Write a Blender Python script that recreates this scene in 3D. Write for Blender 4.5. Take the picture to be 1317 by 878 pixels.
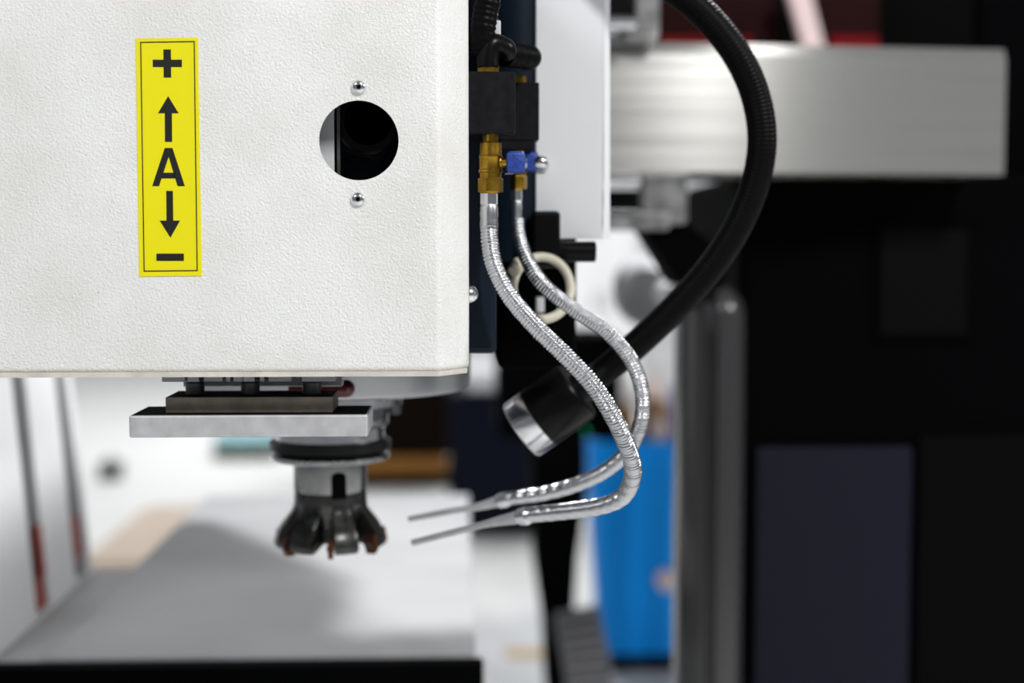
import bpy, bmesh, math, random
from mathutils import Vector, Matrix

random.seed(7)
scene = bpy.context.scene
for o in list(bpy.data.objects):
    bpy.data.objects.remove(o)
COL = scene.collection

# ------------------------------------------------------------------ camera
W, H, F = 1317.0, 878.0, 1829.0            # photo size and focal length in photo pixels
VPX, VPY = 590.0, 320.0                    # where lines running straight back meet
CAMZ = 1.45
yaw = math.atan((W/2 - VPX)/F)
pitch = math.atan((H/2 - VPY)/F)
cd = bpy.data.cameras.new('camera')
cam = bpy.data.objects.new('camera', cd)
COL.objects.link(cam)
cam.location = (0, 0, CAMZ)
cam.rotation_euler = (math.pi/2 - pitch, 0, -yaw)
cd.sensor_width = 36.0
cd.lens = 36.0*F/W
cd.clip_start = 0.05
cd.clip_end = 200
cd.dof.use_dof = True
cd.dof.focus_distance = 0.922
cd.dof.aperture_fstop = 3.1
scene.camera = cam
RM = cam.rotation_euler.to_matrix()

# ------------------------------------------------------------------ world, lights, exposure
world = bpy.data.worlds.new('hall_air')
scene.world = world
world.use_nodes = True
bgn = world.node_tree.nodes['Background']
bgn.inputs[0].default_value = (0.93, 0.96, 1.0, 1)
bgn.inputs[1].default_value = 0.15

def area(name, loc, target, size, size_y, power, col=(1, 1, 1)):
    l = bpy.data.lights.new(name, 'AREA')
    l.shape = 'RECTANGLE'; l.size = size; l.size_y = size_y; l.energy = power; l.color = col
    o = bpy.data.objects.new(name, l); COL.objects.link(o)
    o.location = loc
    d = Vector(target) - Vector(loc)
    o.rotation_euler = d.to_track_quat('-Z', 'Y').to_euler()
    return o

area('hall_lamp_key', (2.12, -2.4, 4.6), (-0.1, 1.3, 1.2), 0.3, 1.1, 185, (1.0, 0.99, 0.97))
area('hall_lamp_row', (-2.2, -1.8, 3.8), (-0.3, 1.4, 1.2), 1.2, 0.7, 42, (0.96, 0.98, 1.0))
area('hall_lamp_side', (3.6, 0.70, 3.0), (-0.2, 1.3, 1.3), 0.35, 0.25, 40, (1.0, 0.99, 0.98))
area('added_lamp_bay', (1.2, 3.2, 3.6), (-0.3, 1.8, 1.1), 0.3, 0.2, 130, (1.0, 1.0, 1.0))  # added unseen lamp: whitens the left cabinets and throws the table shadow
area('hall_lamp_back', (-1.0, 10.0, 6.0), (-1.0, 10.0, 0.0), 6.0, 5.0, 330, (0.98, 0.99, 1.0))
area('hall_lamp_far', (0.5, 11.5, 6.0), (0.5, 12.0, 0.0), 6.0, 4.0, 260, (0.98, 0.99, 1.0))

scene.view_settings.view_transform = 'Standard'
scene.view_settings.look = 'None'
scene.view_settings.gamma = 1.0
scene.view_settings.exposure = 0.1
scene.view_settings.use_curve_mapping = False

# ------------------------------------------------------------------ helpers
def P(px, py, Y):
    """world point seen at photo pixel (px, py), at distance Y along the world's y axis"""
    d = RM @ Vector(((px - W/2)/F, (H/2 - py)/F, -1.0))
    return Vector((0, 0, CAMZ)) + d*(Y/d.y)

def PZ(px, py, z):
    d = RM @ Vector(((px - W/2)/F, (H/2 - py)/F, -1.0))
    return Vector((0, 0, CAMZ)) + d*((z - CAMZ)/d.z)

def mm(px, Y):
    return px*Y/F

MATS = {}
def mat(name, col, rough=0.5, metal=0.0, noise=0.0, nscale=30.0, bump=0.0, bscale=200.0, spec=0.5,
        stretch=None, rnoise=0.0, detail=4.0, coat=0.0, trans=0.0, emit=0.0, bdist=0.001):
    m = bpy.data.materials.new(name); m.use_nodes = True
    nt = m.node_tree; b = nt.nodes['Principled BSDF']
    b.inputs['Base Color'].default_value = (*col, 1)
    b.inputs['Roughness'].default_value = rough
    b.inputs['Metallic'].default_value = metal
    b.inputs['Specular IOR Level'].default_value = spec
    b.inputs['Coat Weight'].default_value = coat
    if emit:
        b.inputs['Emission Color'].default_value = (*col, 1)
        b.inputs['Emission Strength'].default_value = emit
    tc = nt.nodes.new('ShaderNodeTexCoord')
    mp = nt.nodes.new('ShaderNodeMapping')
    nt.links.new(tc.outputs['Object'], mp.inputs['Vector'])
    if stretch: mp.inputs['Scale'].default_value = stretch
    if noise or rnoise:
        n = nt.nodes.new('ShaderNodeTexNoise')
        n.inputs['Scale'].default_value = nscale; n.inputs['Detail'].default_value = detail
        nt.links.new(mp.outputs[0], n.inputs['Vector'])
        if noise:
            r = nt.nodes.new('ShaderNodeValToRGB')
            r.color_ramp.elements[0].position = 0.3; r.color_ramp.elements[1].position = 0.7
            r.color_ramp.elements[0].color = (*[c*(1-noise) for c in col], 1)
            r.color_ramp.elements[1].color = (*[min(1, c*(1+noise)) for c in col], 1)
            nt.links.new(n.outputs['Fac'], r.inputs['Fac'])
            nt.links.new(r.outputs['Color'], b.inputs['Base Color'])
        if rnoise:
            mr = nt.nodes.new('ShaderNodeMapRange')
            mr.inputs['To Min'].default_value = max(0.02, rough - rnoise)
            mr.inputs['To Max'].default_value = min(1, rough + rnoise)
            nt.links.new(n.outputs['Fac'], mr.inputs['Value'])
            nt.links.new(mr.outputs[0], b.inputs['Roughness'])
    if bump:
        n2 = nt.nodes.new('ShaderNodeTexNoise')
        n2.inputs['Scale'].default_value = bscale; n2.inputs['Detail'].default_value = 2.0
        nt.links.new(mp.outputs[0], n2.inputs['Vector'])
        bp = nt.nodes.new('ShaderNodeBump')
        bp.inputs['Strength'].default_value = bump; bp.inputs['Distance'].default_value = bdist
        nt.links.new(n2.outputs['Fac'], bp.inputs['Height'])
        nt.links.new(bp.outputs[0], b.inputs['Normal'])
    MATS[name] = m
    return m

def finish(o, label, cat, group=None, kind=None):
    if label: o['label'] = label
    if cat: o['category'] = cat
    if group: o['group'] = group
    if kind: o['kind'] = kind
    return o

def thing(name, loc, label, cat, group=None, kind=None):
    e = bpy.data.objects.new(name, None); COL.objects.link(e)
    e.empty_display_size = 0.02
    e.location = loc
    return finish(e, label, cat, group, kind)

def rootloc(p):
    while p.parent: p = p.parent
    return Vector(p.location)

def obj(name, bm, m, parent=None, label=None, cat=None, group=None, kind=None, smooth=False, normals=True):
    """link a bmesh given in world coordinates as one object"""
    if normals: bmesh.ops.recalc_face_normals(bm, faces=bm.faces)
    me = bpy.data.meshes.new(name)
    if smooth:
        for f in bm.faces: f.smooth = True
    bm.to_mesh(me); bm.free()
    me.materials.append(m if not isinstance(m, str) else MATS[m])
    o = bpy.data.objects.new(name, me); COL.objects.link(o)
    if parent is not None:
        me.transform(Matrix.Translation(-rootloc(parent)))
        o.parent = parent
    else:
        xs = [v.co for v in me.vertices]
        c = Vector(((min(v.x for v in xs)+max(v.x for v in xs))/2, (min(v.y for v in xs)+max(v.y for v in xs))/2, min(v.z for v in xs)))
        me.transform(Matrix.Translation(-c)); o.location = c
    if smooth:
        md = o.modifiers.new('sharp', 'EDGE_SPLIT') if smooth == 'split' else None
        if md: md.split_angle = math.radians(38)
    return finish(o, label, cat, group, kind)

def box(x0, x1, y0, y1, z0, z1, bev=0.0, seg=2, bm=None):
    b = bmesh.new()
    bmesh.ops.create_cube(b, size=1)
    for v in b.verts:
        v.co = Vector(((x0+x1)/2 + v.co.x*(x1-x0), (y0+y1)/2 + v.co.y*(y1-y0), (z0+z1)/2 + v.co.z*(z1-z0)))
    if bev:
        bmesh.ops.bevel(b, geom=b.edges[:], offset=bev, segments=seg, profile=0.5, affect='EDGES')
    return merge(bm, b)

def merge(bm, b):
    if bm is None: return b
    me = bpy.data.meshes.new('tmp'); b.to_mesh(me); b.free()
    bm.from_mesh(me); bpy.data.meshes.remove(me)
    return bm

def pbox(px0, px1, py0, py1, Y, depth, bev=0.0, seg=2, bm=None):
    """box whose front face, at distance Y, spans the photo rectangle"""
    a = P(px0, py1, Y); c = P(px1, py0, Y)
    return box(a.x, c.x, Y, Y+depth, a.z, c.z, bev, seg, bm)

def frame(axis):
    a = Vector(axis).normalized()
    u = a.orthogonal().normalized()
    if abs(a.z) > 0.9: u = Vector((1, 0, 0))
    u = (u - a*u.dot(a)).normalized()
    return a, u, a.cross(u)

def lathe(prof, origin, axis=(0, 0, 1), seg=40, bm=None, cap=True, phase=0.0):
    """prof: list of (distance along axis, radius)"""
    b = bmesh.new()
    a, u, v = frame(axis); O = Vector(origin)
    rings = []
    for (h, r) in prof:
        rings.append([b.verts.new(O + a*h + (u*math.cos(t) + v*math.sin(t))*r)
                      for t in [phase + 2*math.pi*k/seg for k in range(seg)]])
    for i in range(len(rings)-1):
        for k in range(seg):
            b.faces.new((rings[i][k], rings[i][(k+1) % seg], rings[i+1][(k+1) % seg], rings[i+1][k]))
    if cap:
        b.faces.new(rings[0][::-1]); b.faces.new(rings[-1])
    return merge(bm, b)

def cyl(p0, p1, r, seg=24, bev=0.0, bm=None, r1=None):
    p0 = Vector(p0); p1 = Vector(p1); L = (p1-p0).length
    r1 = r if r1 is None else r1
    prof = [(0, r), (L, r1)] if not bev else [(0, r-bev), (bev, r), (L-bev, r1), (L, r1-bev)]
    return lathe(prof, p0, p1-p0, seg, bm)

def prism(pts, axis_vec, bm=None):
    """extrude a planar polygon (list of Vectors) along axis_vec"""
    b = bmesh.new()
    A = [b.verts.new(p) for p in pts]
    B = [b.verts.new(Vector(p) + Vector(axis_vec)) for p in pts]
    n = len(pts)
    b.faces.new(A); b.faces.new(B[::-1])
    for k in range(n):
        b.faces.new((A[k], B[k], B[(k+1) % n], A[(k+1) % n]))
    return merge(bm, b)

def spline(pts, step):
    """Catmull-Rom through pts, resampled at an even step"""
    pts = [Vector(p) for p in pts]
    pts = [pts[0]*2-pts[1]] + pts + [pts[-1]*2-pts[-2]]
    dense = []
    for i in range(1, len(pts)-2):
        p0, p1, p2, p3 = pts[i-1:i+3]
        for k in range(40):
            t = k/40
            dense.append(0.5*((2*p1) + (p2-p0)*t + (2*p0-5*p1+4*p2-p3)*t*t + (3*p1-p0-3*p2+p3)*t**3))
    dense.append(pts[-2])
    out = [dense[0]]; acc = 0
    for a, b in zip(dense, dense[1:]):
        L = (b-a).length
        while L > 0 and acc + L >= step:
            a = a + (b-a)*((step-acc)/L); out.append(a); L = (b-a).length; acc = 0
        acc += L
    out.append(dense[-1])
    return out

def tube(path, rfun, seg=20, bm=None, cap=True, closed=False):
    """sweep along path; rfun(s, theta) gives the radius"""
    b = bmesh.new()
    n = len(path); rings = []; s = 0
    t = (path[1]-path[0]).normalized()
    u = t.orthogonal().normalized()
    for i in range(n):
        if closed: t = (path[(i+1) % n]-path[i-1]).normalized()
        else: t = (path[min(i+1, n-1)]-path[max(i-1, 0)]).normalized()
        u = (u - t*u.dot(t)).normalized(); v = t.cross(u)
        if i: s += (path[i]-path[i-1]).length
        rings.append([b.verts.new(path[i] + (u*math.cos(a)+v*math.sin(a))*rfun(s, a))
                      for a in [2*math.pi*k/seg for k in range(seg)]])
    for i in range(n if closed else n-1):
        A = rings[i]; B = rings[(i+1) % n]
        for k in range(seg):
            b.faces.new((A[k], A[(k+1) % seg], B[(k+1) % seg], B[k]))
    if cap and not closed:
        b.faces.new(rings[0][::-1]); b.faces.new(rings[-1])
    return merge(bm, b)

# ------------------------------------------------------------------ materials
def cover_paint():
    m = mat('cover_paint', (0.80, 0.805, 0.79), 0.42)
    nt = m.node_tree; b = nt.nodes['Principled BSDF']
    tc = nt.nodes.new('ShaderNodeTexCoord')
    n = nt.nodes.new('ShaderNodeTexNoise'); n.inputs['Scale'].default_value = 590; n.inputs['Detail'].default_value = 2.5
    n.inputs['Distortion'].default_value = 0.6
    nt.links.new(tc.outputs['Object'], n.inputs['Vector'])
    bp = nt.nodes.new('ShaderNodeBump'); bp.inputs['Strength'].default_value = 0.8; bp.inputs['Distance'].default_value = 0.0012
    nt.links.new(n.outputs['Fac'], bp.inputs['Height']); nt.links.new(bp.outputs[0], b.inputs['Normal'])
    # handling grime: faint warm blotches and small dark specks
    n2 = nt.nodes.new('ShaderNodeTexNoise'); n2.inputs['Scale'].default_value = 14; n2.inputs['Detail'].default_value = 6
    nt.links.new(tc.outputs['Object'], n2.inputs['Vector'])
    r2 = nt.nodes.new('ShaderNodeValToRGB')
    r2.color_ramp.elements[0].position = 0.35; r2.color_ramp.elements[0].color = (0.74, 0.735, 0.71, 1)
    r2.color_ramp.elements[1].position = 0.6; r2.color_ramp.elements[1].color = (0.82, 0.825, 0.815, 1)
    nt.links.new(n2.outputs['Fac'], r2.inputs['Fac'])
    v = nt.nodes.new('ShaderNodeTexVoronoi'); v.inputs['Scale'].default_value = 42
    nt.links.new(tc.outputs['Object'], v.inputs['Vector'])
    r3 = nt.nodes.new('ShaderNodeValToRGB')
    r3.color_ramp.elements[0].position = 0.0; r3.color_ramp.elements[0].color = (0.25, 0.22, 0.18, 1)
    r3.color_ramp.elements[1].position = 0.035; r3.color_ramp.elements[1].color = (1, 1, 1, 1)
    nt.links.new(v.outputs['Distance'], r3.inputs['Fac'])
    mx = nt.nodes.new('ShaderNodeMix'); mx.data_type = 'RGBA'; mx.blend_type = 'MULTIPLY'
    mx.inputs['Factor'].default_value = 0.6
    nt.links.new(r2.outputs['Color'], mx.inputs['A']); nt.links.new(r3.outputs['Color'], mx.inputs['B'])
    # dirt rubbed into the bottom hem of the cover
    sp = nt.nodes.new('ShaderNodeSeparateXYZ'); nt.links.new(tc.outputs['Object'], sp.inputs[0])
    mr = nt.nodes.new('ShaderNodeMapRange')
    mr.inputs['From Min'].default_value = 0.0005; mr.inputs['From Max'].default_value = 0.0042
    mr.inputs['To Min'].default_value = 1.1; mr.inputs['To Max'].default_value = 0.0
    nt.links.new(sp.outputs['Z'], mr.inputs['Value'])
    mult = nt.nodes.new('ShaderNodeMath'); mult.operation = 'MULTIPLY'
    nt.links.new(mr.outputs[0], mult.inputs[0]); nt.links.new(n2.outputs['Fac'], mult.inputs[1])
    mx2 = nt.nodes.new('ShaderNodeMix'); mx2.data_type = 'RGBA'
    mx2.inputs['B'].default_value = (0.42, 0.34, 0.24, 1)
    nt.links.new(mult.outputs[0], mx2.inputs['Factor']); nt.links.new(mx.outputs['Result'], mx2.inputs['A'])
    nt.links.new(mx2.outputs['Result'], b.inputs['Base Color'])
cover_paint()

mat('navy_paint', (0.006, 0.011, 0.020), 0.4, spec=0.15, bump=0.15, bscale=300)
mat('black_paint', (0.0009, 0.0009, 0.0013), 0.85, spec=0.03, bump=0.1, bscale=200)
mat('black_anodised', (0.008, 0.008, 0.010), 0.45, spec=0.12, noise=0.4, nscale=150, bump=0.08, bscale=900)
mat('black_plastic', (0.003, 0.003, 0.003), 0.3, spec=0.15)
mat('black_rubber', (0.0018, 0.0018, 0.002), 0.42, spec=0.08)
mat('dark_void', (0.0025, 0.0025, 0.0025), 0.6, spec=0.03)
mat('steel', (0.62, 0.63, 0.65), 0.28, 1.0, noise=0.12, nscale=60, rnoise=0.1)
mat('steel_bright', (0.78, 0.79, 0.82), 0.18, 1.0, rnoise=0.06, nscale=120)
mat('steel_braid', (0.60, 0.61, 0.635), 0.2, 1.0)
mat('steel_ground', (0.54, 0.54, 0.56), 0.42, 0.35, noise=0.12, nscale=90, bump=0.1, bscale=400)
mat('steel_dark', (0.16, 0.16, 0.16), 0.38, 0.9, noise=0.3, nscale=60)
mat('steel_arbor', (0.22, 0.22, 0.225), 0.22, 1.0, noise=0.12, nscale=80)
mat('steel_cutter', (0.075, 0.075, 0.073), 0.30, 0.85, noise=0.35, nscale=90, rnoise=0.1)
mat('top_shade_black', (0.006, 0.006, 0.006), 0.6, spec=0.08)  # shade and dark reflection under the cover, put into the plates' top colour
mat('steel_turned', (0.50, 0.51, 0.53), 0.36, 0.9)
mat('blacked_steel', (0.012, 0.012, 0.013), 0.35, 0.5)
mat('brown_steel', (0.33, 0.285, 0.24), 0.6, 0.2, noise=0.35, nscale=45, bump=0.25, bscale=260)
mat('carbide', (0.11, 0.038, 0.016), 0.3, 0.6, noise=0.3, nscale=200)
mat('brass', (0.42, 0.245, 0.03), 0.3, 1.0, noise=0.25, nscale=120, rnoise=0.1)
mat('blue_vinyl', (0.012, 0.045, 0.27), 0.42, noise=0.25, nscale=300, bump=0.5, bscale=700, bdist=0.0006)
mat('label_yellow', (0.80, 0.72, 0.0), 0.4)
mat('label_black', (0.006, 0.006, 0.006), 0.45)
mat('white_sheet', (0.76, 0.775, 0.80), 0.4, bump=0.05, bscale=300)
mat('cream_pvc', (0.55, 0.52, 0.42), 0.4)
mat('red_lacquer', (0.09, 0.006, 0.008), 0.3)
mat('aluminium_milled', (0.45, 0.446, 0.432), 0.19, 0.70, noise=0.06, nscale=9, stretch=(0.25, 1, 40), rnoise=0.06)
MATS['aluminium_milled'].node_tree.nodes['Principled BSDF'].inputs['Anisotropic'].default_value = 0.95
MATS['aluminium_milled'].node_tree.nodes['Principled BSDF'].inputs['Anisotropic Rotation'].default_value = 0.25
mat('dark_gloss', (0.034, 0.034, 0.036), 0.22, spec=0.6)
mat('navy_panel', (0.013, 0.013, 0.022), 0.7, spec=0.05)
mat('charcoal', (0.0025, 0.0025, 0.0027), 0.8, spec=0.03)
mat('table_iron', (0.36, 0.364, 0.373), 0.6, 0.0, noise=0.10, nscale=5, rnoise=0.08, spec=0.25)
mat('white_enamel', (0.90, 0.905, 0.915), 0.35)
mat('grey_gasket', (0.12, 0.125, 0.13), 0.5)
mat('red_tag', (0.34, 0.045, 0.035), 0.5)
mat('floor_epoxy', (0.74, 0.74, 0.725), 0.45, noise=0.07, nscale=0.8, rnoise=0.1)
mat('hall_wall', (0.75, 0.76, 0.77), 0.7, noise=0.04, nscale=1.0)
mat('machine_red', (0.013, 0.0006, 0.0012), 0.5, spec=0.05)
mat('machine_red_bright', (0.17, 0.003, 0.005), 0.6, spec=0.08)
mat('pink_white', (0.88, 0.68, 0.68), 0.4)
mat('cardboard', (0.52, 0.43, 0.35), 0.8, noise=0.12, nscale=8)
mat('teal_tarp', (0.28, 0.52, 0.56), 0.6)
mat('olive_wood', (0.16, 0.15, 0.10), 0.7)
mat('brown_machine', (0.007, 0.004, 0.002), 0.5, spec=0.05)
mat('orange_paint', (0.36, 0.15, 0.012), 0.5)
mat('cabinet_navy', (0.006, 0.008, 0.016), 0.5, spec=0.05)
mat('bin_blue', (0.0, 0.31, 0.95), 0.45, spec=0.2)
mat('bin_blue_dark', (0.0, 0.03, 0.36), 0.4)
mat('paper_waste', (0.80, 0.66, 0.61), 0.8)
mat('paper_brown', (0.33, 0.19, 0.09), 0.8)
mat('plastic_waste', (0.70, 0.69, 0.69), 0.4)
mat('lamp_glass', (0.8, 0.85, 0.9), 0.1)
mat('green_lens', (0.0, 0.35, 0.15), 0.3, emit=0.6)
mat('chain_grey', (0.15, 0.15, 0.16), 0.5)
mat('cast_white', (0.85, 0.85, 0.86), 0.4)
mat('cast_grey', (0.34, 0.35, 0.36), 0.5, noise=0.2, nscale=6)
mat('grey_guide', (0.20, 0.20, 0.205), 0.4, 0.3, noise=0.5, nscale=40)

# ------------------------------------------------------------------ the hall
obj('floor', box(-14, 14, -6, 18, -0.1, 0.0), 'floor_epoxy', kind='structure')
obj('wall_back', box(-14, 14, 17.8, 18.0, 0, 7), 'hall_wall', kind='structure')

# ------------------------------------------------------------------ milling head
YF = 0.915                                   # distance of the cover's front
bl = P(-110, 480.6, YF)
zb = bl.z
head = thing('milling_head', (P(300, 484, YF).x, YF+0.2, zb), 'milling machine head under a white textured sheet metal cover with round hole', 'machine head')

def make_cover():
    b = bmesh.new()
    ztop = P(0, -180, YF).z
    xl = P(-110, 0, YF).x
    xc = P(565, 300, YF).x                   # fold where the corner turns back
    Yc = YF + 0.026
    xr = P(603, 300, Yc).x
    Yb = YF + 0.30
    hc = P(461.5, 180.5, YF); hr = mm(50.5, YF)
    N = 64
    s = hr*1.7
    zlist = [zb, hc.z-s, hc.z+s, ztop]
    xlist = [xl, hc.x-s, hc.x+s, xc]
    V = {}
    def vert(x, y, z):
        k = (round(x, 6), round(y, 6), round(z, 6))
        if k not in V: V[k] = b.verts.new((x, y, z))
        return V[k]
    # square around the hole, cut into N steps that also give the neighbours' corners
    def sq(t):
        c, sn = math.cos(t), math.sin(t); m = max(abs(c), abs(sn))
        return (hc.x + s*c/m, hc.z + s*sn/m)
    ring = [2*math.pi*k/N + math.pi/4 for k in range(N)]
    ins = [vert(hc.x+hr*math.cos(t), YF, hc.z+hr*math.sin(t)) for t in ring]
    outs = [vert(sq(t)[0], YF, sq(t)[1]) for t in ring]
    for k in range(N):
        b.faces.new((ins[k], ins[(k+1) % N], outs[(k+1) % N], outs[k]))
    def side(pred):
        return sorted([v for v in outs if pred(v)], key=lambda v: (v.co.x, v.co.z))
    e = 1e-6
    R = side(lambda v: abs(v.co.x-(hc.x+s)) < e); L = side(lambda v: abs(v.co.x-(hc.x-s)) < e)
    T = side(lambda v: abs(v.co.z-(hc.z+s)) < e); B = side(lambda v: abs(v.co.z-(hc.z-s)) < e)
    b.faces.new(L[::-1] + [vert(xl, YF, hc.z-s), vert(xl, YF, hc.z+s)])
    b.faces.new(R + [vert(xc, YF, hc.z+s), vert(xc, YF, hc.z-s)])
    b.faces.new([vert(xl, YF, zb), vert(xc, YF, zb), vert(xc, YF, hc.z-s)] + B[::-1] + [vert(xl, YF, hc.z-s)])
    b.faces.new([vert(xl, YF, hc.z+s)] + T + [vert(xc, YF, hc.z+s), vert(xc, YF, ztop), vert(xl, YF, ztop)])
    # folded corner, side, left side, bottom hem, top
    zs = [zb, hc.z-s, hc.z+s, ztop]
    def strip(x0, y0, x1, y1, lv):
        for z0, z1 in zip(lv, lv[1:]):
            b.faces.new((vert(x0, y0, z0), vert(x1, y1, z0), vert(x1, y1, z1), vert(x0, y0, z1)))
    strip(xc, YF, xr, Yc, zs)
    strip(xr, Yc, xr, Yb, zs)
    strip(xl, Yb, xl, YF, zs)
    w = 0.012
    b.faces.new((vert(xl, YF, zb), vert(xl, YF+w, zb), vert(xc-0.004, YF+w, zb), vert(xc, YF, zb)))
    b.faces.new((vert(xc, YF, zb), vert(xc-0.004, YF+w, zb), vert(xr-w, Yc+0.004, zb), vert(xr, Yc, zb)))
    b.faces.new((vert(xr, Yc, zb), vert(xr-w, Yc+0.004, zb), vert(xr-w, Yb, zb), vert(xr, Yb, zb)))
    b.faces.new((vert(xl, YF, ztop), vert(xc, YF, ztop), vert(xr, Yc, ztop), vert(xr, Yb, ztop), vert(xl, Yb, ztop)))
    o = obj('cover', b, 'cover_paint', head, label='white textured sheet metal cover with a folded corner')
    bv = o.modifiers.new('fold', 'BEVEL'); bv.width = 0.0028; bv.segments = 4; bv.limit_method = 'ANGLE'; bv.angle_limit = math.radians(25)
    so = o.modifiers.new('sheet', 'SOLIDIFY'); so.thickness = 0.002; so.offset = -1
    for p in o.data.polygons: p.use_smooth = True
    es = o.modifiers.new('sharp', 'EDGE_SPLIT'); es.split_angle = math.radians(50)
    return o
make_cover()
# hem strip: the folded edge of the cover sheet showing below its front
xh0, xh1 = P(-110, 480, YF).x, P(565, 480, YF).x
xh2 = P(603, 300, YF+0.026).x
zh = P(300, 484.8, YF).z
sec_ = [Vector((xh0, YF+0.0012, zh)), Vector((xh1-0.0004, YF+0.0012, zh)), Vector((xh2-0.0012, YF+0.026, zh)), Vector((xh2-0.004, YF+0.026, zh)), Vector((xh1-0.0025, YF+0.0045, zh)), Vector((xh0, YF+0.0045, zh))]
hb_ = prism(sec_, (0, 0, zb-zh+0.0028))
obj('hem_strip', hb_, mat('hem_paint', (0.60, 0.57, 0.52), 0.5, noise=0.18, nscale=60), head, label='dulled tan edge of the cover sheet')

def dome_screw(px, py, Y, rpx, parent, axis=(0, -1, 0)):
    """socket button head screw with a bright washer face"""
    c = P(px, py, Y); r = mm(rpx, Y)
    prof = [(-0.001, r*1.0), (0.0003, r*1.0), (0.0011, r*0.97), (0.0024, r*0.80), (0.0033, r*0.55), (0.0034, r*0.36), (0.0018, r*0.33), (0.0017, 0.0001)]
    s = obj('cover_screw', lathe(prof, c, axis, 28), 'steel_bright', parent, smooth='split')
    a = Vector(axis)
    obj('socket', lathe([(0.0012, r*0.30), (0.0020, r*0.30)], c, axis, 6), 'dark_void', s)
    return s
dome_screw(461.5, 112, YF, 9.5, head)
dome_screw(460.5, 256, YF, 9.5, head)

# what the round hole shows
sp = pbox(395, 429, 90, 270, 0.945, 0.004)
obj('inner_plate', sp, 'white_sheet', head)
obj('inner_rail', pbox(434, 436.5, 90, 270, 0.944, 0.006), 'steel_dark', head)
c = P(475, 158, 0.965)
obj('sight_bezel', lathe([(0.0, 0.022), (0.012, 0.022), (0.014, 0.020), (0.014, 0.016), (0.006, 0.013), (0.006, 0.0001)], c, (0, -1, 0), 40), 'black_plastic', head, smooth='split')
obj('sight_nut', lathe([(0.0, 0.027), (0.005, 0.027), (0.006, 0.0255), (0.006, 0.0001)], c, (0, -1, 0), 6), 'black_plastic', head)

# navy casting that carries the cover
ca = P(640, 455, 0.985)
xl = P(-60, 300, YF).x
cx = obj('casting', box(xl, ca.x-0.0005, 0.986, 1.32, ca.z, P(0, -150, YF).z, 0.004), 'navy_paint', head, label='dark navy painted casting behind the cover')
obj('shadow_ram', prism([Vector((x, y, CAMZ+0.02)) for x, y in ((-0.12, 1.32), (0.10, 1.32), (0.10, 2.09), (-0.12, 2.45))], (0, 0, 0.24)), 'navy_paint', head)  # unseen ram, slanted end shaped to throw the shadow on the table
# round-edged navy column of the slide behind the valves
cc = P(668, 0, 1.12)
obj('slide_column', lathe([(CAMZ-0.01, 0.030), (CAMZ+0.30, 0.030)], (cc.x-0.002, 1.13, 0), (0, 0, 1), 36), 'navy_paint', head, smooth='split')
obj('slide_back', box(0.01, 0.075, 1.135, 1.32, CAMZ+0.0, CAMZ+0.30, 0.003), 'navy_paint', head)
obj('back_casing', pbox(638, 742, 296, 475, 1.16, 0.16, 0.006), 'black_paint', head, label='black painted rear casing')
obj('drain_tab', pbox(690, 700, 382, 402, 1.152, 0.008, 0.001), 'white_sheet', head)
# dome bolt on the side
c = P(604.0, 377, 0.985)
r = 0.0065
obj('side_bolt', lathe([(0, r), (0.003, r), (0.0055, r*0.8), (0.0075, r*0.4), (0.008, 0.0001)], (P(603.0, 377, 0.97).x-0.001, 0.966, c.z), (0.75, -0.6, 0), 24), 'steel_bright', head, smooth='split')

# spindle flange and nose
YS = 1.18
sc = P(424, 497, YS)
zr = CAMZ - 0.1145
obj('spindle_flange', lathe([(0.0, 0.112), (0.002, 0.1165), (0.004, 0.117), (0.060, 0.117), (0.060, 0.02)], (sc.x, YS, zr), (0, 0, 1), 96), 'steel_turned', head, smooth='split', label='large round machined spindle flange')
def zS(py): return P(424, py, YS).z
obj('spindle_nose', lathe([(zS(546), 0.047), (zS(544), 0.0485), (zS(519), 0.0485), (zS(518), 0.060), (zr+0.01, 0.060)], (sc.x, YS, 0), (0, 0, 1), 64), 'steel', head, smooth='split')
for k in range(6):
    t = math.radians(15 + 60*k)
    x, y = sc.x + 0.0545*math.cos(t), YS + 0.0545*math.sin(t)
    obj('nose_bolt', lathe([(zS(535), 0.0045), (zS(533), 0.0058), (zS(518), 0.0058)], (x, y, 0), (0, 0, 1), 16), 'steel_dark', head, smooth='split')
# red capsule under the cover
c0 = P(372, 499.5, 1.036); c1 = P(445, 499.5, 1.036)
rr = mm(11.5, 1.036)
pth = [c0 + (c1-c0)*t/10 for t in range(11)]
bmr = lathe([(0, rr*0.9), (0.001, rr)] + [((c1-c0).length, rr)] + [((c1-c0).length + rr*math.sin(a), max(0.0002, rr*math.cos(a))) for a in [math.pi/2*k/8 for k in range(1, 9)]], c0, c1-c0, 28)
obj('oil_capsule', bmr, 'red_lacquer', head, smooth='split', label='dark red capsule against the spindle flange')
obj('capsule_rivet', cyl(P(449, 500, 1.036) + Vector((0, -rr*1.04, 0)), P(449, 500, 1.036), 0.0014, 12), 'steel', head)

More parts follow.
